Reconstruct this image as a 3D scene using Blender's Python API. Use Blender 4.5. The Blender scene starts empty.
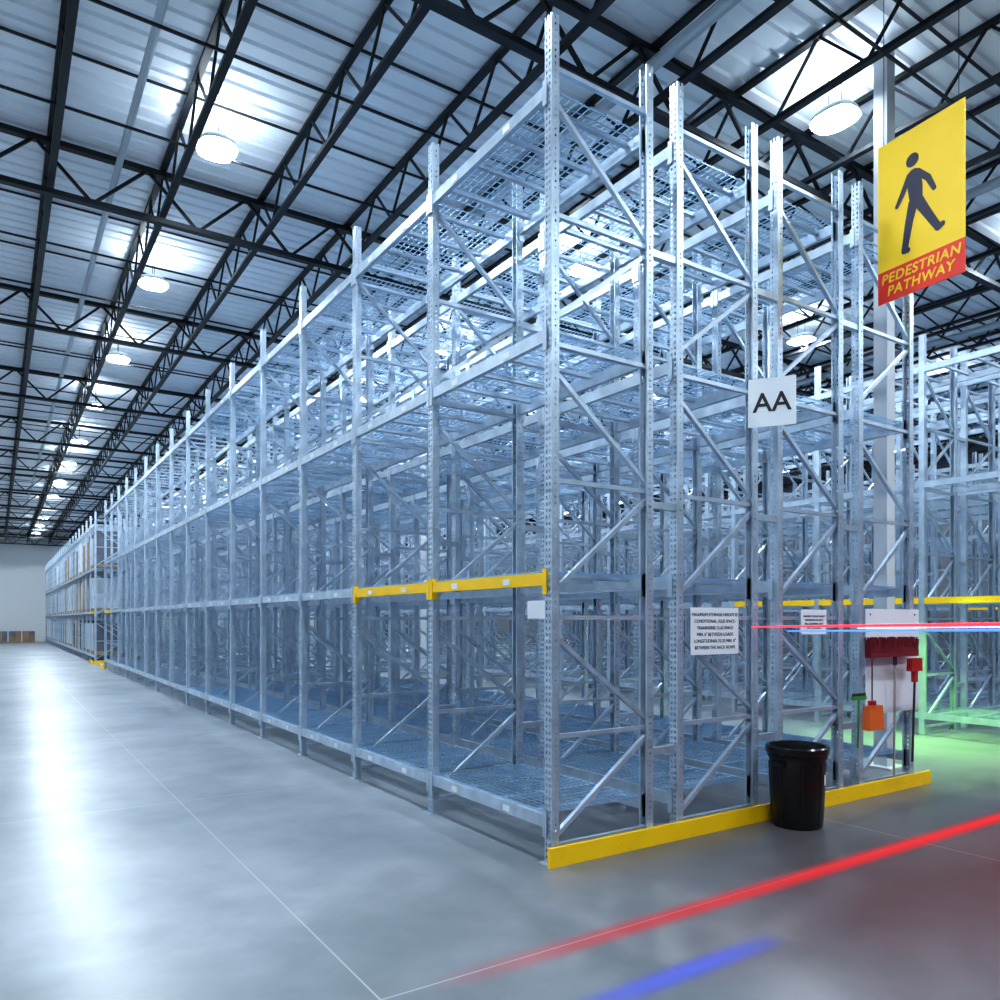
import bpy, math, random
from mathutils import Vector, Matrix
random.seed(4)
S=bpy.context.scene
COL=S.collection

# ---------------------------------------------------------------- materials
def mat(name, col, rough=0.5, metal=0.0, noise=None, emit=None, es=0.0, bump=None):
    m=bpy.data.materials.new(name); m.use_nodes=True
    nt=m.node_tree; b=nt.nodes['Principled BSDF']
    b.inputs['Base Color'].default_value=(*col,1)
    b.inputs['Roughness'].default_value=rough
    b.inputs['Metallic'].default_value=metal
    if emit:
        b.inputs['Emission Color'].default_value=(*emit,1)
        b.inputs['Emission Strength'].default_value=es
    if noise:
        sc,amt=noise
        tc=nt.nodes.new('ShaderNodeTexCoord'); n=nt.nodes.new('ShaderNodeTexNoise')
        n.inputs['Scale'].default_value=sc; n.inputs['Detail'].default_value=4
        r=nt.nodes.new('ShaderNodeValToRGB')
        r.color_ramp.elements[0].position=0.3; r.color_ramp.elements[1].position=0.7
        r.color_ramp.elements[0].color=(*[c*(1-amt) for c in col],1)
        r.color_ramp.elements[1].color=(*[min(1,c*(1+amt)) for c in col],1)
        nt.links.new(tc.outputs['Object'],n.inputs['Vector'])
        nt.links.new(n.outputs['Fac'],r.inputs['Fac'])
        nt.links.new(r.outputs['Color'],b.inputs['Base Color'])
    return m
GALV=mat('galvanised_steel',(0.48,0.57,0.67),0.36,0.6,noise=(6,0.15))
WIRE=mat('deck_wire',(0.32,0.51,0.72),0.36,0.5)
YEL=mat('safety_yellow',(0.97,0.58,0.0),0.45,0,noise=(3,0.05))
BLK=mat('black_steel',(0.008,0.010,0.014),0.5,0.2)
WHT=mat('white_paint',(0.60,0.64,0.68),0.6)
GREY=mat('grey_wall_paint',(0.10,0.11,0.13),0.7)
BWALL=mat('end_wall_paint',(0.80,0.83,0.86),0.7)
PAPER=mat('sign_white',(0.76,0.80,0.84),0.5)
INK=mat('ink',(0.01,0.01,0.015),0.6)
NAVY=mat('sign_ink_navy',(0.015,0.012,0.04),0.5)
SYEL=mat('sign_yellow',(0.97,0.62,0.01),0.5,0,noise=(1.5,0.04))
SRED=mat('sign_red',(0.80,0.035,0.015),0.5)
BIN=mat('bin_plastic',(0.006,0.007,0.009),0.35)
BINBAG=mat('bin_liner',(0.01,0.01,0.012),0.2)
RED=mat('brush_red',(0.17,0.004,0.012),0.7)
REDP=mat('plastic_red',(0.42,0.015,0.015),0.4)
ORG=mat('plastic_orange',(0.72,0.14,0.02),0.4)
GRN=mat('plastic_green',(0.05,0.30,0.05),0.4)
WOOD=mat('handle_grey',(0.35,0.33,0.3),0.5)
CART=mat('cardboard',(0.30,0.20,0.13),0.8,0,noise=(2,0.2))
WRAP=mat('stretch_wrap',(0.50,0.56,0.63),0.3,0,noise=(1.5,0.15))
WRAP2=mat('stretch_wrap_dark',(0.14,0.15,0.19),0.4,0,noise=(1.5,0.3))
PALW=mat('pallet_wood',(0.36,0.26,0.16),0.8,0,noise=(4,0.2))
LAMP=mat('lamp_lens',(1,1,1),0.5,0,emit=(0.79,0.905,1.0),es=225)
LAMPU=mat('lamp_added_uplight',(1,1,1),0.5,0,emit=(0.79,0.905,1.0),es=42)
LAMPB=mat('lamp_body',(0.7,0.72,0.75),0.4,0.3)
PIPE=mat('pipe_paint',(0.45,0.5,0.55),0.4,0.3)
BOLT=mat('dark_bolt',(0.05,0.05,0.06),0.5,0.5)

# floor
def floor_mat():
    m=bpy.data.materials.new('polished_concrete'); m.use_nodes=True
    nt=m.node_tree; L=nt.links; N=nt.nodes; b=N['Principled BSDF']
    tc=N.new('ShaderNodeTexCoord')
    n1=N.new('ShaderNodeTexNoise'); n1.inputs['Scale'].default_value=0.45; n1.inputs['Detail'].default_value=4; n1.inputs['Roughness'].default_value=0.55; n1.inputs['Distortion'].default_value=0.4
    n2=N.new('ShaderNodeTexNoise'); n2.inputs['Scale'].default_value=2.4; n2.inputs['Detail'].default_value=4; n2.inputs['Roughness'].default_value=0.55
    L.new(tc.outputs['Object'],n1.inputs['Vector']); L.new(tc.outputs['Object'],n2.inputs['Vector'])
    r1=N.new('ShaderNodeValToRGB'); e=r1.color_ramp.elements
    e[0].position=0.25; e[0].color=(0.13,0.155,0.18,1); e[1].position=0.75; e[1].color=(0.33,0.36,0.39,1)
    L.new(n1.outputs['Fac'],r1.inputs['Fac'])
    r2=N.new('ShaderNodeValToRGB'); e=r2.color_ramp.elements
    e[0].position=0.2; e[0].color=(0.78,0.78,0.78,1); e[1].position=0.8; e[1].color=(1.2,1.2,1.2,1)
    L.new(n2.outputs['Fac'],r2.inputs['Fac'])
    mx=N.new('ShaderNodeMixRGB'); mx.blend_type='MULTIPLY'; mx.inputs[0].default_value=1
    L.new(r1.outputs['Color'],mx.inputs[1]); L.new(r2.outputs['Color'],mx.inputs[2])
    # darkening and red forklift reflection painted into the floor colour across the aisle
    sp=N.new('ShaderNodeSeparateXYZ'); L.new(tc.outputs['Object'],sp.inputs[0])
    mr2=N.new('ShaderNodeMapRange'); mr2.interpolation_type='SMOOTHSTEP'
    mr2.inputs['From Min'].default_value=-3.9; mr2.inputs['From Max'].default_value=2.2
    mrb=N.new('ShaderNodeMapRange'); mrb.interpolation_type='SMOOTHSTEP'
    mrb.inputs['From Min'].default_value=2.6; mrb.inputs['From Max'].default_value=-1.2
    L.new(sp.outputs['X'],mr2.inputs['Value']); L.new(sp.outputs['Y'],mrb.inputs['Value'])
    mu=N.new('ShaderNodeMath'); mu.operation='MULTIPLY'; L.new(mr2.outputs[0],mu.inputs[0]); L.new(mrb.outputs[0],mu.inputs[1])
    dk=N.new('ShaderNodeMixRGB'); dk.blend_type='MULTIPLY'; dk.inputs[2].default_value=(0.38,0.30,0.29,1)
    L.new(mu.outputs[0],dk.inputs[0]); L.new(mx.outputs[0],dk.inputs[1])
    def joint(out,off):
        a=N.new('ShaderNodeMath'); a.operation='SUBTRACT'; a.inputs[1].default_value=off
        p=N.new('ShaderNodeMath'); p.operation='PINGPONG'; p.inputs[1].default_value=2.5
        c=N.new('ShaderNodeMath'); c.operation='LESS_THAN'; c.inputs[1].default_value=0.005
        L.new(sp.outputs[out],a.inputs[0]); L.new(a.outputs[0],p.inputs[0]); L.new(p.outputs[0],c.inputs[0]); return c
    j1=joint('X',-1.97); j2=joint('Y',-1.22)
    jm=N.new('ShaderNodeMath'); jm.operation='MAXIMUM'; L.new(j1.outputs[0],jm.inputs[0]); L.new(j2.outputs[0],jm.inputs[1])
    jj=N.new('ShaderNodeMixRGB'); jj.inputs[2].default_value=(0.42,0.42,0.40,1)
    L.new(jm.outputs[0],jj.inputs[0]); L.new(dk.outputs[0],jj.inputs[1]); L.new(jj.outputs[0],b.inputs['Base Color'])
    rr=N.new('ShaderNodeMapRange'); rr.inputs['To Min'].default_value=0.30; rr.inputs['To Max'].default_value=0.38
    L.new(n2.outputs['Fac'],rr.inputs['Value']); L.new(rr.outputs[0],b.inputs['Roughness'])
    b.inputs['Coat Weight'].default_value=0.10; b.inputs['Coat Roughness'].default_value=0.22
    return m
FLOOR=floor_mat()
DECK=mat('roof_deck_white',(0.80,0.85,0.90),0.55)

# ---------------------------------------------------------------- mesh builder
class MB:
    def __init__(s): s.v=[];s.f=[];s.mi=[];s.mats=[]
    def m(s,mt):
        if mt not in s.mats: s.mats.append(mt)
        return s.mats.index(mt)
    def add(s,vs,fs,mt):
        o=len(s.v); k=s.m(mt); s.v+= [tuple(v) for v in vs]
        for f in fs: s.f.append(tuple(i+o for i in f)); s.mi.append(k)
    def box(s,x0,x1,y0,y1,z0,z1,mt):
        vs=[(x0,y0,z0),(x1,y0,z0),(x1,y1,z0),(x0,y1,z0),(x0,y0,z1),(x1,y0,z1),(x1,y1,z1),(x0,y1,z1)]
        s.add(vs,[(0,3,2,1),(4,5,6,7),(0,1,5,4),(1,2,6,5),(2,3,7,6),(3,0,4,7)],mt)
    def bar(s,a,b,w,h,mt,up=(0,0,1)):
        a=Vector(a);b=Vector(b);d=(b-a).normalized();u=Vector(up)
        if abs(d.dot(u))>0.98:u=Vector((0,1,0))
        r=d.cross(u).normalized();u=r.cross(d).normalized()
        vs=[]
        for p in (a,b):
            for sx,sy in((-1,-1),(1,-1),(1,1),(-1,1)): vs.append(p+r*sx*w/2+u*sy*h/2)
        s.add(vs,[(0,1,2,3),(7,6,5,4),(0,4,5,1),(1,5,6,2),(2,6,7,3),(3,7,4,0)],mt)
    def tube(s,a,b,r1,mt,n=12,r2=None):
        a=Vector(a);b=Vector(b);r2=r1 if r2 is None else r2
        d=(b-a).normalized();u=Vector((0,0,1))
        if abs(d.dot(u))>0.98:u=Vector((0,1,0))
        r=d.cross(u).normalized();u=r.cross(d)
        vs=[]
        for p,R in((a,r1),(b,r2)):
            for i in range(n):
                t=2*math.pi*i/n; vs.append(p+(r*math.cos(t)+u*math.sin(t))*R)
        fs=[(i,(i+1)%n,n+(i+1)%n,n+i) for i in range(n)]+[tuple(range(n))[::-1],tuple(range(n,2*n))]
        s.add(vs,fs,mt)
    def mesh(s,name):
        me=bpy.data.meshes.new(name); me.from_pydata(s.v,[],s.f)
        for m_ in s.mats: me.materials.append(m_)
        me.polygons.foreach_set('material_index',s.mi); me.update(); return me
    def obj(s,name,parent=None,loc=None):
        o=bpy.data.objects.new(name,s.mesh(name)); COL.objects.link(o)
        if parent:o.parent=parent
        if loc:o.location=loc
        return o
def inst(name,me,parent,loc):
    o=bpy.data.objects.new(name,me);COL.objects.link(o);o.parent=parent;o.location=loc;return o
def empty(name,loc=(0,0,0)):
    o=bpy.data.objects.new(name,None);COL.objects.link(o);o.location=loc;o.empty_display_size=0.2;return o

# ---------------------------------------------------------------- room
XL,XR,YB,YF,ZC=-11,30,-13,73,9.35
b=MB(); b.box(XL,XR,YB,YF,-0.2,0,FLOOR); b.obj('floor')
for nm,bx,mt_ in (('wall_back',(XL,XR,YF,YF+.3,0,ZC+.2),BWALL),('wall_front',(XL,XR,YB-.3,YB,0,ZC+.2),GREY),('wall_left',(XL-.3,XL,YB,YF,0,ZC+.2),WHT),('wall_right',(XR,XR+.3,YB,YF,0,ZC+.2),GREY)):
    b=MB(); b.box(*bx,mt_)
    b.obj(nm)
# corrugated ceiling deck (ribs along X)
b=MB(); y=YB; pr=[]
while y<YF:
    pr+=[(y,ZC),(y+.20,ZC),(y+.22,ZC+.045),(y+.27,ZC+.045),(y+.29,ZC)]; y+=.30
pr.append((YF,ZC))
vs=[];fs=[]
for (yy,zz) in pr: vs+=[(XL,yy,zz),(XR,yy,zz)]
for i in range(len(pr)-1): fs.append((2*i,2*i+1,2*i+3,2*i+2))
b.add(vs,fs,DECK); b.box(XL,XR,YB,YF,ZC+.08,ZC+.2,DECK); b.obj('ceiling')

# joists along Y
YS=2.4; GP=6.4
def truss(b,L,z0,z1,axis,ch,wb,pitch):
    def P(t,o,z): return (o,t,z) if axis=='y' else (t,o,z)
    for z in(z0+ch/2,z1-ch/2):
        b.bar(P(0,0,z),P(L,0,z),ch*1.6,ch,BLK)
    n=max(2,int(round(L/pitch)));p=L/n
    for i in range(n):
        a=i*p
        b.bar(P(a,0,z1-ch/2),P(a+p/2,0,z0+ch/2),wb,wb,BLK)
        b.bar(P(a+p/2,0,z0+ch/2),P(a+p,0,z1-ch/2),wb,wb,BLK)
b=MB(); truss(b,GP,8.55,ZC-.02,'y',.06,.034,1.28); jm=b.mesh('joist')
jp=empty('roof_joists')
x0=-2.87; X=x0-1.6*5
while X<XR:
    y=YS-GP*3
    if X>XL+.2:
        k=0
        while y<YF-1:
            if y>=YB+-.1-4 and y+GP<=YF+.5: inst('joist_%d'%k,jm,jp,(X,max(y,YB+.05),0))
            y+=GP;k+=1
    X+=1.6
gp=empty('roof_girders')
b=MB(); truss(b,XR-XL-.1,8.40,ZC-.1,'x',.08,.045,1.6); gm=b.mesh('girder')
y=YS-GP*2
while y<YF:
    inst('girder',gm,gp,(XL+.05,y,0)); y+=GP
b=MB(); y=YS-GP*2+GP/3
while y<YF:
    for yy in(y,y+GP/3): b.bar((XL+.1,yy,8.57),(XR-.1,yy,8.57),.03,.03,BLK); b.bar((XL+.1,yy,ZC-.05),(XR-.1,yy,ZC-.05),.03,.03,BLK)
    y+=GP
b.obj('roof_bridging')
b=MB()
for X in(-2.0,3.3,9.7,16.1): b.tube((X,YB+.1,8.85),(X,YF-.1,8.85),.05 if X<3 else .08,PIPE,10)
b.obj('sprinkler_pipe')
b=MB()
for X in(6.0,):
    for k in range(0,6): 
        yy=.76+k*12.8
        b.box(X-.09,X+.09,yy-.09,yy+.09,0,ZC-.1,WHT); b.box(X-.2,X+.2,yy-.2,yy+.2,0,.03,WHT)
b.obj('building_column')

# lamps : high-bay reflectors with an added upward emitter to brighten the deck, hung between the joists
lb=MB()
def oval(a,c,z,n=24,p=2.6):
    r=[]
    for i in range(n):
        t=2*math.pi*i/n; ct,st=math.cos(t),math.sin(t)
        r.append((a*math.copysign(abs(ct)**(2/p),ct),c*math.copysign(abs(st)**(2/p),st),z))
    return r
n=24; rings=[oval(.265,.31,0),oval(.27,.315,.0),oval(.26,.30,.06),oval(.20,.23,.12)]
vs=sum(rings,[]); fs=[]
for q in range(3):
    for i in range(n): fs.append((q*n+i,q*n+(i+1)%n,(q+1)*n+(i+1)%n,(q+1)*n+i))
lb.add(vs,fs,LAMPB)
lb.add(oval(.20,.23,.12),[tuple(range(n))],LAMPU)
lb.add(oval(.265,.31,-.002),[tuple(range(n))[::-1]],LAMP)
for i in(-.1,.1): lb.tube((0,i,.12),(0,i,.60),.006,BLK,6)
lm=lb.mesh('high_bay')
lp=empty('high_bay_lamps')
for i in range(-1,5):
    for j in range(-2,14):
        X=-.90+6.85*i; Y=1.42+5.32*j
        g=round((Y-YS)/GP)*GP+YS
        if abs(Y-g)<.42: Y=g+.42*(1 if Y>=g else -1)
        if XL<X<XR and YB<Y<YF-3: inst('lamp',lm,lp,(X,Y,8.70))

# ---------------------------------------------------------------- racks
H=6.59; BAY=1.92; LV=[.33,2.22,4.12,6.02]; RX=[0,1.37,2.75,4.12]; D=1.08
UW=.09; UD=.075
def perf(b,O,U,W,cols,mt,z0=0.02,z1=H,pitch=.0508,hw=.016,hh=.026):
    xs=[0]
    for c in cols: xs+=[c*W-hw/2,c*W+hw/2]
    xs.append(W)
    n=int((z1-z0)/pitch); vs=[];fs=[]
    zs=[]
    for i in range(n): zs+=[z0+i*pitch, z0+i*pitch+(pitch-hh)]
    zs.append(z1)
    for z in zs:
        for x in xs: vs.append((O[0]+U[0]*x,O[1]+U[1]*x,z))
    m_=len(xs)
    for r in range(len(zs)-1):
        hole=(r%2==1)
        if not hole: fs.append((r*m_,r*m_+m_-1,(r+1)*m_+m_-1,(r+1)*m_))
        else:
            for c in range(m_-1):
                if c%2==1: continue
                fs.append((r*m_+c,r*m_+c+1,(r+1)*m_+c+1,(r+1)*m_+c))
    b.add(vs,fs,mt)
def upright(b,x,side,full=True):
    xf=x if side<0 else x+UD
    xb=x+UD if side<0 else x
    s=1 if side<0 else -1
    if full:
        perf(b,(xf,-UW/2),(0,1),UW,(.28,.72),GALV)
        perf(b,(xf,-UW/2),(s,0),UD,(.5,),GALV,hw=.014,hh=.018)
        perf(b,(xf,UW/2),(s,0),UD,(.5,),GALV,hw=.014,hh=.018)
    else:
        b.add([(xb,-UW/2,.02),(xf,-UW/2,.02),(xf,UW/2,.02),(xb,UW/2,.02),(xb,-UW/2,H),(xf,-UW/2,H),(xf,UW/2,H),(xb,UW/2,H)],[(0,1,5,4),(1,2,6,5),(2,3,7,6)],GALV)
    for yy in(-UW/2,UW/2-.014): b.box(min(xb,xb-s*.002),max(xb,xb-s*.002),yy,yy+.014,.02,H,GALV)
    b.box(x-.03,x+UD+.03,-.05,.08,0,.012,GALV)
    b.tube((x+UD/2,.062,.012),(x+UD/2,.062,.04),.01,BOLT,6)
def frame(b,full=True):
    for rx in RX:
        upright(b,rx,-1,full); upright(b,rx+D-UD,1,full)
        a=rx+UD; c=rx+D-UD
        for (za,zc) in((.20,.92),(1.78,1.06),(2.12,2.92),(3.85,3.06),(4.25,5.0),(5.95,5.12)):
            b.bar((a-.03,0,za),(c+.03,0,zc),.035,.04,GALV,up=(0,1,0))
        for z in(.99,1.92,2.99,4.05,5.06,6.2,.14): b.bar((a-.03,.0,z),(c+.03,.0,z),.04,.035,GALV)
        if full:
            for z in(.14,.99,1.92,2.99,4.05,5.06,6.2):
                for xx in(a-.035,c+.035): b.tube((xx,-UW/2-.008,z),(xx,UW/2+.008,z),.008,GALV,6)
    for i in range(3):
        for z in(.75,2.85,5.0):
            b.box(RX[i]+D,RX[i+1],-.03,.03,z,z+.06,GALV)
def beam(b,x,z,mt,y0=UW/2,y1=BAY-UW/2,s=1,full=True):
    b.box(min(x,x+s*.045),max(x,x+s*.045),y0,y1,z-.10,z,mt)
    if not full: return
    for yy in(y0,y1-.008): b.box(min(x-s*.006,x+s*.05),max(x-s*.006,x+s*.05),yy,yy+.008,z-.17,z+.03,mt)
    for ya,yb in((y0-.04,y0+.01),(y1-.01,y1+.04)):
        xx=x-s*.006
        b.box(min(xx,xx-s*.006),max(xx,xx-s*.006),ya,yb,z-.17,z+.03,mt)
def flat(b,a,c,w,axis,z,mt):
    if axis=='x': b.add([(a[0],a[1]-w/2,z),(c[0],a[1]-w/2,z),(c[0],a[1]+w/2,z),(a[0],a[1]+w/2,z)],[(0,1,2,3)],mt)
    else: b.add([(a[0]-w/2,a[1],z),(a[0]+w/2,a[1],z),(a[0]+w/2,c[1],z),(a[0]-w/2,c[1],z)],[(0,1,2,3)],mt)
def deck(b,rx,z,full=True):
    xa=rx+.03;xb=rx+D-.03
    n=18 if full else 12
    for i in range(n+1):
        yy=UW/2+.02+(BAY-UW-.04)*i/n
        if full: b.bar((xa,yy,z+.006),(xb,yy,z+.006),.008,.008,WIRE)
        else: flat(b,(xa,yy),(xb,yy),.012,'x',z+.006,WIRE)
    n=16 if full else 10
    for i in range(n+1):
        xx=xa+(xb-xa)*i/n
        if full: b.bar((xx,UW/2+.01,z+.012),(xx,BAY-UW/2-.01,z+.012),.007,.007,WIRE)
        else: flat(b,(xx,UW/2+.01),(xx,BAY-UW/2-.01),.012,'y',z+.012,WIRE)
    for i in range(4):
        yy=BAY*(i+.5)/4
        b.box(xa+.02,xb-.02,yy-.022,yy+.022,z-.035,z,GALV)
def bay(yellow_row0=False,yellow_all=False,full=True):
    b=MB(); frame(b,full)
    for rx in RX:
        for i,z in enumerate(LV):
            mt=YEL if (i==1 and ((yellow_all and rx==0) or (yellow_row0 and rx==0))) else GALV
            beam(b,rx-.004,z+.05,mt,s=1,full=full); beam(b,rx+D+.004,z+.05,GALV,s=-1,full=full)
            deck(b,rx,z+.05,full)
    return b
BM=bay().mesh('bay'); BY=bay(True).mesh('bay_yellow'); BYA=bay(False,True,False).mesh('bay_yellow_all'); BS=bay(full=False).mesh('bay_far')
b=MB(); frame(b,False); EF=b.mesh('end_frame')
def rack(name,loc,n,yel=(),yall=(),near=0):
    e=empty(name,loc)
    for k in range(n):
        inst('bay_%d'%k,BY if k in yel else BYA if k in yall else BM if k<near else BS,e,(0,k*BAY,0))
    inst('end_frame',EF,e,(0,n*BAY,0)); return e
rack('pallet_rack',(0,0,0),15,yel=(0,1),yall=(14,),near=7)
rack('pallet_rack',(0,32.4,0),20,yall=(0,))
rack('pallet_rack',(9.12,0,0),15,yall=(0,1,2))
rack('pallet_rack',(9.12,32.4,0),20)
rack('pallet_rack',(18.2,0,0),15,yall=(0,1,2))

# pallet loads in the far racks
b=MB()
for k in range(20):
    for li,z in enumerate(LV[:3]):
        for sl in range(2):
            if random.random()<.12: continue
            y0=32.4+k*BAY+.09+sl*.89; zz=z+.075
            b.box(.03,1.04,y0,y0+.84,zz,zz+.03,PALW)
            b.box(.03,1.04,y0,y0+.84,zz+.10,zz+.13,PALW)
            for yy in(y0,y0+.37,y0+.74): b.box(.03,1.04,yy,yy+.1,zz+.03,zz+.10,PALW)
            h=random.choice([1.2,1.35,1.45]); m_=random.choice([WRAP,WRAP,WRAP,CART,WRAP,WRAP2,WRAP2,PAPER])
            nl=4
            for q in range(nl):
                za=zz+.13+q*h/nl
                for w in range(2): b.box(.05,1.02,y0+.02+w*.405,y0+.42+w*.405,za+.006,za+h/nl,m_)
b.obj('palletised_goods')
b=MB()
for k in range(10):
    x=-9.6+k*.98+.1
    if x>-1: break
    b.box(x,x+.9,70.5,71.6,0,.12,PALW)
    for q in range(2): 
        for w in range(2): b.box(x+.02+w*.44,x+.44+w*.44,70.55,71.55,.125+q*.42,.12+(q+1)*.42,random.choice([CART,CART,WRAP2]))
b.obj('carton_stack')

def guard(x0,x1,y,name='rack_guard'):
    b=MB()
    b.box(x0,x1,y-.012,y,0,.15,YEL); b.box(x0,x1,y,y+.02,.138,.15,YEL); b.box(x0,x1,y,y+.02,0,.012,YEL)
    for xx in(x0,x1-.012): b.box(xx,xx+.012,y,y+.02,.012,.138,YEL)
    x=x0+.12
    while x<x1: b.tube((x,y-.018,.075),(x,y-.012,.075),.012,YEL,8); x+=.62
    o=b.obj(name); return o
guard(-.05,2.70,-.075); guard(2.95,5.5,-.075)
guard(-.03,5.3,32.30); guard(9.1,14.4,-.075)
b=MB(); b.box(-.10,-.05,28.2,29.2,0,.15,YEL); b.box(-.10,-.05,32.2,33.4,0,.15,YEL); b.obj('corner_guard')

# ---------------------------------------------------------------- text helper
def text(body,size,mt,parent,M,align='CENTER',name='lettering',sp=1.0,shear=0,ls=1.0,bold=0):
    c=bpy.data.curves.new(name,'FONT'); c.body=body; c.size=size; c.align_x=align; c.align_y='CENTER'
    c.space_character=sp; c.shear=shear; c.extrude=.0008; c.space_line=ls; c.offset=bold
    c.materials.append(mt)
    o=bpy.data.objects.new(name,c); COL.objects.link(o); o.parent=parent; o.matrix_local=M; return o
def plate(name,w,h,mt,loc,rotz,t=.006):
    e=empty(name,loc); e.rotation_euler=(0,0,rotz)
    b=MB(); b.box(-w/2,w/2,0,t,-h/2,h/2,mt)
    o=b.obj('panel',e); 
    bv=o.modifiers.new('bv','BEVEL'); bv.width=.002; bv.segments=2
    return e
R90=Matrix.Rotation(math.pi/2,4,'X')
def T(x,y,z): return Matrix.Translation((x,y,z))@R90
e=plate('aisle_sign',.42,.45,PAPER,(2.42,-.225,3.92),math.radians(-55.6))
text('AA',.25,INK,e,T(0,-.003,-.01),bold=.003)
b=MB(); b.bar((.0,.01,.1),(.0,.10,.1),.02,.02,GALV); b.obj('bracket',e)
e=plate('capacity_notice',.63,.42,PAPER,(1.82,-.075,1.80),0)
text('MAXIMUM STORAGE HEIGHT IS\nCONDITIONAL. FLUE SPACE:\nTRANSVERSE FLUE SPACE\nMIN. 6" BETWEEN LOADS\nLONGITUDINAL FLUE MIN. 6"\nBETWEEN THE RACK ROWS',.042,INK,e,T(0,-.002,0),ls=1.4)
e=plate('capacity_notice',.42,.25,PAPER,(3.28,-.075,1.88),0)
text('MAXIMUM STORAGE HEIGHT\nTRANSVERSE FLUE SPACE\nMIN. 6" BETWEEN LOADS\nKEEP FLUES CLEAR',.027,INK,e,T(0,-.002,0),ls=1.4)
e=plate('rack_tag',.15,.14,PAPER,(-.065,.07,1.98),math.radians(-60))
b=MB()
for k in range(14):
    for z in LV:
        for f in(.3,.75):
            yy=k*BAY+BAY*f; b.box(-.008,-.0055,yy-.05,yy+.05,z-.03,z+.02,PAPER)
b.obj('beam_labels')

# pedestrian sign
zr=7.0
px=lambda u,z,v:( -3.578+.8342*(u-500)/764*z+.5514*z, -4.736-.5514*(u-500)/764*z+.8342*z, 1.9+(620-v)/764*z)
W,HH=.88,1.60
R=Vector(px(965,zr,184)); 
ang=math.radians(-27.9)
hd=Vector((.8342*math.sin(ang)+.5514*math.cos(ang), -.5514*math.sin(ang)+.8342*math.cos(ang),0))
C=R+hd*(W/2)
rotz=math.atan2(-hd.y,-hd.x)
e=empty('pedestrian_pathway_sign',C); e.rotation_euler=(0,0,rotz)
b=MB(); b.box(-W/2,W/2,0,.01,-HH/2+.32,HH/2,SYEL); b.box(-W/2,W/2,0,.01,-HH/2,-HH/2+.32,SRED)
for xx in(-W/2+.06,W/2-.06): b.tube((xx,.005,HH/2-.02),(xx,.005,8.5-C.z),.004,BLK,6)
b.obj('panel',e)
text('PEDESTRIAN\nPATHWAY',.132,SYEL,e,T(0,-.004,-HH/2+.165),shear=.15,ls=.98,sp=1.10,bold=.003)
b=MB()
def disc(cx,cz,r,y): 
    n=28; b.add([(cx+r*math.cos(2*math.pi*i/n),y,cz+r*math.sin(2*math.pi*i/n)) for i in range(n)],[tuple(range(n))],NAVY)
K=[0]
def limb(pts):
    for i,(x,z,r) in enumerate(pts):
        K[0]+=1; disc(x,z,r,-.003-.00005*K[0])
        if i:
            x0,z0,r0=pts[i-1]; d=Vector((x-x0,z-z0)); 
            n=Vector((-d.y,d.x)).normalized(); K[0]+=1; y=-.003-.00005*K[0]
            b.add([(x0+n.x*r0,y,z0+n.y*r0),(x0-n.x*r0,y,z0-n.y*r0),(x-n.x*r,y,z-n.y*r),(x+n.x*r,y,z+n.y*r)],[(0,1,2,3)],NAVY)
oz=.10
disc(-.07,.39+oz,.066,-.003)
limb([(-.06,.23+oz,.07),(-.04,.11+oz,.075),(-.03,-.02+oz,.065)])
limb([(-.10,.25+oz,.032),(-.17,.11+oz,.03),(-.23,.01+oz,.022)])
limb([(-.015,.25+oz,.032),(.09,.14+oz,.03),(.15,.01+oz,.022)])
limb([(-.06,-.03+oz,.052),(-.105,-.21+oz,.042),(-.15,-.46+oz,.034)])
limb([(-.15,-.46+oz,.034),(-.115,-.47+oz,.026)])
limb([(-.01,-.03+oz,.052),(.08,-.19+oz,.042),(.19,-.38+oz,.034)])
limb([(.19,-.38+oz,.034),(.23,-.365+oz,.026)])
b.obj('pedestrian_symbol',e)

# ---------------------------------------------------------------- bin
def lathe(name,prof,mt,parent=None,n=48,loc=(0,0,0)):
    vs=[];fs=[];m_=len(prof)
    for i in range(n):
        t=2*math.pi*i/n
        for r,z in prof: vs.append((r*math.cos(t),r*math.sin(t),z))
    for i in range(n):
        for j in range(m_-1): fs.append((i*m_+j,((i+1)%n)*m_+j,((i+1)%n)*m_+j+1,i*m_+j+1))
    b=MB(); b.add(vs,fs,mt); o=b.obj(name,parent,loc)
    for p in o.data.polygons:p.use_smooth=True
    o.modifiers.new('es','EDGE_SPLIT').split_angle=math.radians(40)
    return o
e=empty('trash_can',(2.635,-.34,0)); e.scale=(.95,.95,.95)
lathe('body',[(0,0),(.225,0),(.235,.015),(.262,.66),(.275,.665),(.28,.69),(.27,.70),(.27,.735),(.292,.74),(.295,.765),(.283,.775),(.262,.77),(.25,.70),(.215,.05),(0,.04)],BIN,e)
lathe('liner',[(.284,.70),(.296,.72),(.298,.77),(.285,.783),(.262,.775),(.245,.6),(.2,.35),(0,.3)],BINBAG,e)
b=MB()
for s_ in(-1,1):
    b.box(s_*.27-.03*(s_<0)-0,s_*.27+.03*(s_>0),-.06,.06,.60,.64,BIN)
for i in range(8):
    t=2*math.pi*i/8; 
    b.tube((.234*math.cos(t),.234*math.sin(t),.03),(.262*math.cos(t),.262*math.sin(t),.62),.008,BIN,6)
b.obj('handles',e)
b=MB(); b.add([(.262*math.cos(t),.262*math.sin(t),z) for z in(.42,.52) for t in [math.radians(-78+3*i) for i in range(5)]],[(i,i+1,i+6,i+5) for i in range(4)],PAPER); b.obj('label',e)

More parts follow.
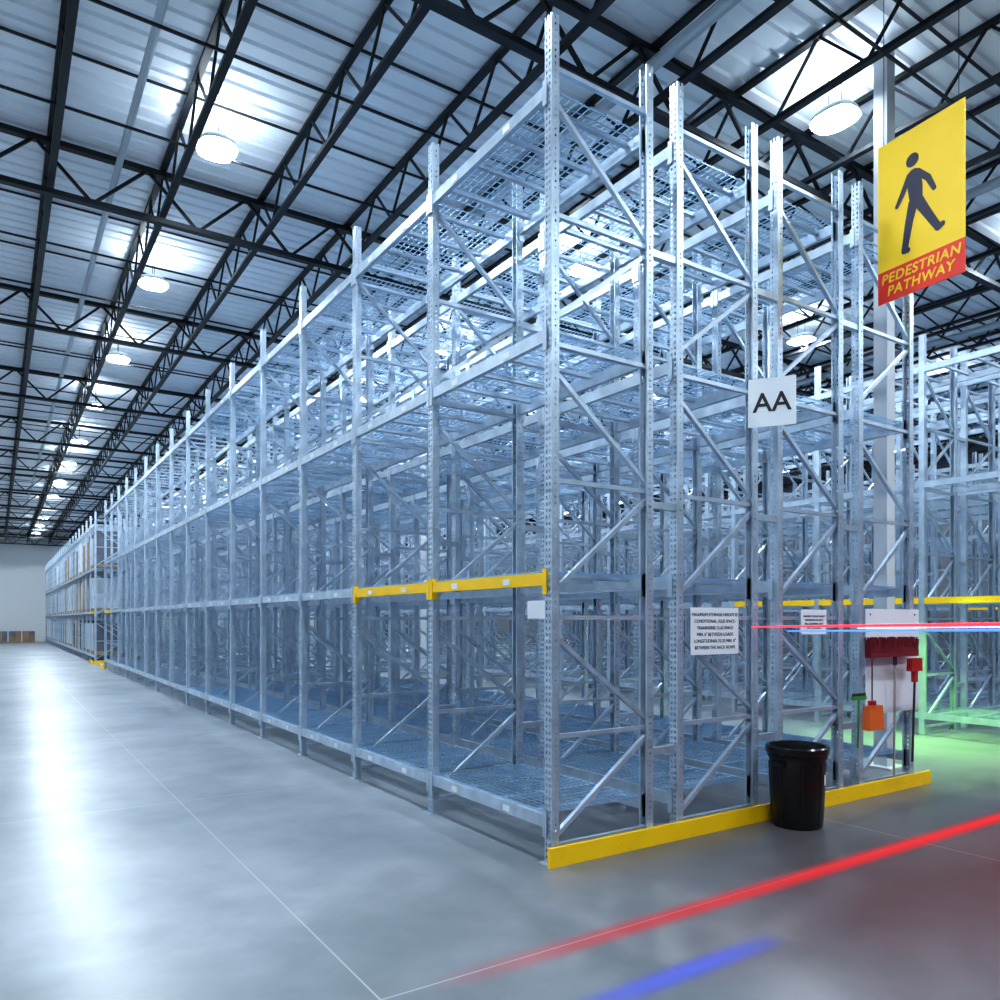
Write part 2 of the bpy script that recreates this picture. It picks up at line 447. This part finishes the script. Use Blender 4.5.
# ---------------------------------------------------------------- cleaning station
b=MB(); b.box(4.20,5.26,-.072,-.062,.88,2.02,PAPER)
for x in(4.28,5.17):
    for z in(1.0,1.96): b.tube((x,-.078,z),(x,-.06,z),.01,BOLT,8)
for x in(4.42,4.62,4.95,5.05): b.box(x-.01,x+.01,-.10,-.072,1.62,1.64,GALV)
b.obj('tool_board')
e=empty('push_broom',(4.56,-.16,1.53))
b=MB(); b.box(-.47,.47,-.035,.035,-.03,.02,RED)
for i in range(80):
    for j in range(4):
        x=-.465+.93*i/79; y=-.03+.02*j
        b.tube((x,y,.02),(x+random.uniform(-.02,.02),y+random.uniform(-.015,.015),.17+random.uniform(-.02,.02)),.008,RED,5,.006)
b.obj('head',e)
b=MB(); b.tube((.05,0,-.03),(.08,.03,-1.33),.012,WOOD,10); b.tube((.05,0,-.02),(.052,0,-.12),.02,BOLT,10); b.obj('handle',e)
e=empty('hand_brush',(4.84,-.25,1.34))
b=MB(); b.box(-.11,.11,-.03,.03,0,.05,REDP)
for i in range(20):
    for j in range(3):
        x=-.105+.21*i/19;y=-.022+.022*j
        b.tube((x,y,.05),(x,y,.14),.008,REDP,5)
b.box(-.035,.035,-.02,.02,-.12,0,REDP)
b.tube((0,0,-.1),(.01,.03,-1.0),.012,BOLT,10); b.obj('body',e)
e=empty('dustpan',(4.05,-.23,.88))
b=MB()
vs=[(-.12,-.05,.13),(.12,-.05,.13),(.14,-.06,-.12),(-.14,-.06,-.12),(-.12,.03,.13),(.12,.03,.13),(.14,.03,-.12),(-.14,.03,-.12)]
b.add(vs,[(4,5,6,7),(0,1,5,4),(0,4,7,3),(1,2,6,5),(0,3,2,1)],ORG)
b.tube((0,0,.13),(0,.0,.62),.007,BOLT,8); b.box(-.05,.05,-.02,.02,.13,.18,REDP); o=b.obj('pan',e)
bv=o.modifiers.new('bv','BEVEL'); bv.width=.012; bv.segments=2; bv.angle_limit=math.radians(50)
e=empty('floor_squeegee',(3.99,-.12,1.06))
b=MB(); b.box(-.12,.12,-.015,.015,0,.04,GRN); b.box(-.12,.12,-.004,.004,.04,.07,BOLT); b.tube((0,0,0),(-.02,0,-.5),.010,GRN,8); b.obj('head',e)

# ---------------------------------------------------------------- light trails (long exposure vehicle lamps)
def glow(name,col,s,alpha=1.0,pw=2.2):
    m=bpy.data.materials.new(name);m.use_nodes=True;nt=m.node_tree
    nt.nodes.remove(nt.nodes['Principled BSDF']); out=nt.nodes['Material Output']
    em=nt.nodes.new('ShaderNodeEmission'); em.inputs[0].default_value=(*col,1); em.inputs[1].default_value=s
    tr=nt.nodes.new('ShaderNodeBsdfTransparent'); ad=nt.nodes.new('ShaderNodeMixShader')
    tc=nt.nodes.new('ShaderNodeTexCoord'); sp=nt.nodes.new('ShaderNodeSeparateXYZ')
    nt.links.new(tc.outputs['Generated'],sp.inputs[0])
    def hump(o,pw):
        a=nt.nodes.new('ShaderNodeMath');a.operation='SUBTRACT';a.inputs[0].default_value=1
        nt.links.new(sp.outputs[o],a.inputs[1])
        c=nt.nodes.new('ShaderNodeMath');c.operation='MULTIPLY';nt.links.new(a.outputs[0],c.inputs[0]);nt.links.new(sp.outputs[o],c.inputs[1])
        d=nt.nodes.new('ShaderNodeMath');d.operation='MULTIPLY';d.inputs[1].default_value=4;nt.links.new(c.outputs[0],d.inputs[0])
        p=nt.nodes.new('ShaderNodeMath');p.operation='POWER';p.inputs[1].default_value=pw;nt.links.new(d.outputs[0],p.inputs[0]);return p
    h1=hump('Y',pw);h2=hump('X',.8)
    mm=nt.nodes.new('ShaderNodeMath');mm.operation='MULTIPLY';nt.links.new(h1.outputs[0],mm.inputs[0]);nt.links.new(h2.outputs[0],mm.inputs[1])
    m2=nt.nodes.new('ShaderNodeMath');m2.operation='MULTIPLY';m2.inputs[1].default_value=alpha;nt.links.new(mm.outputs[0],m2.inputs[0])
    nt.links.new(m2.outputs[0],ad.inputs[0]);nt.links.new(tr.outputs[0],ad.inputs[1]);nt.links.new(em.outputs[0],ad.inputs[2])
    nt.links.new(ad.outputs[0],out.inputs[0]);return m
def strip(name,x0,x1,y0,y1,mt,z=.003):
    b=MB(); b.add([(x0,y0,z),(x1,y0,z),(x1,y1,z),(x0,y1,z)],[(0,1,2,3)],mt); return b.obj(name)  # glowing sheet laid on the floor, standing in for vehicle light falling there
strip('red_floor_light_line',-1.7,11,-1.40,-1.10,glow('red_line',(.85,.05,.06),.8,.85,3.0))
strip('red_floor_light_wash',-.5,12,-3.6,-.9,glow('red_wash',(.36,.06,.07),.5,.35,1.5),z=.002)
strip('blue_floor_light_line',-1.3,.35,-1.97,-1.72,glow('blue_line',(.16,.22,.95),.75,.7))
TR=mat('trail_red',(0,0,0),.5,emit=(1,.02,.04),es=2.4); TBL=mat('trail_blue',(0,0,0),.5,emit=(.05,.18,1),es=1.8); TW=mat('trail_white',(0,0,0),.5,emit=(1,.6,.65),es=2.2)
b=MB(); b.tube((.9,-1.2,1.850),(9,-1.2,1.875),.005,TR,8,.034); b.tube((1.3,-1.2,1.818),(9,-1.2,1.780),.005,TBL,8,.026); b.tube((2.2,-1.2,1.835),(9,-1.2,1.825),.003,TW,8,.010)
b.obj('forklift_light_trail')

def light(name,kind,loc,en,col,**k):
    l=bpy.data.lights.new(name,kind); l.energy=en; l.color=col
    for a,v in k.items(): setattr(l,a,v)
    o=bpy.data.objects.new(name,l); COL.objects.link(o); o.location=loc; return o
light('added_green_spot','SPOT',(8.5,1.1,2.5),650,(.35,1,.12),shadow_soft_size=.2,spot_size=math.radians(120),spot_blend=1.0)  # added spot without a visible source, tints the aisle floor green for the haze

w=bpy.data.worlds.new('world'); S.world=w; w.use_nodes=True
w.node_tree.nodes['Background'].inputs[0].default_value=(.6,.75,1,1); w.node_tree.nodes['Background'].inputs[1].default_value=.3

# ---------------------------------------------------------------- camera
cam=bpy.data.cameras.new('camera'); co=bpy.data.objects.new('camera',cam); COL.objects.link(co)
co.location=(-3.578,-4.736,1.9); co.rotation_euler=(math.pi/2,0,math.radians(-33.46))
cam.sensor_width=36; cam.lens=36*.764; cam.shift_y=.12; cam.clip_end=300
S.camera=co
S.view_settings.view_transform='Standard'
try: S.view_settings.look='Medium High Contrast'
except Exception as ex: print('look',ex)
S.view_settings.exposure=0.35
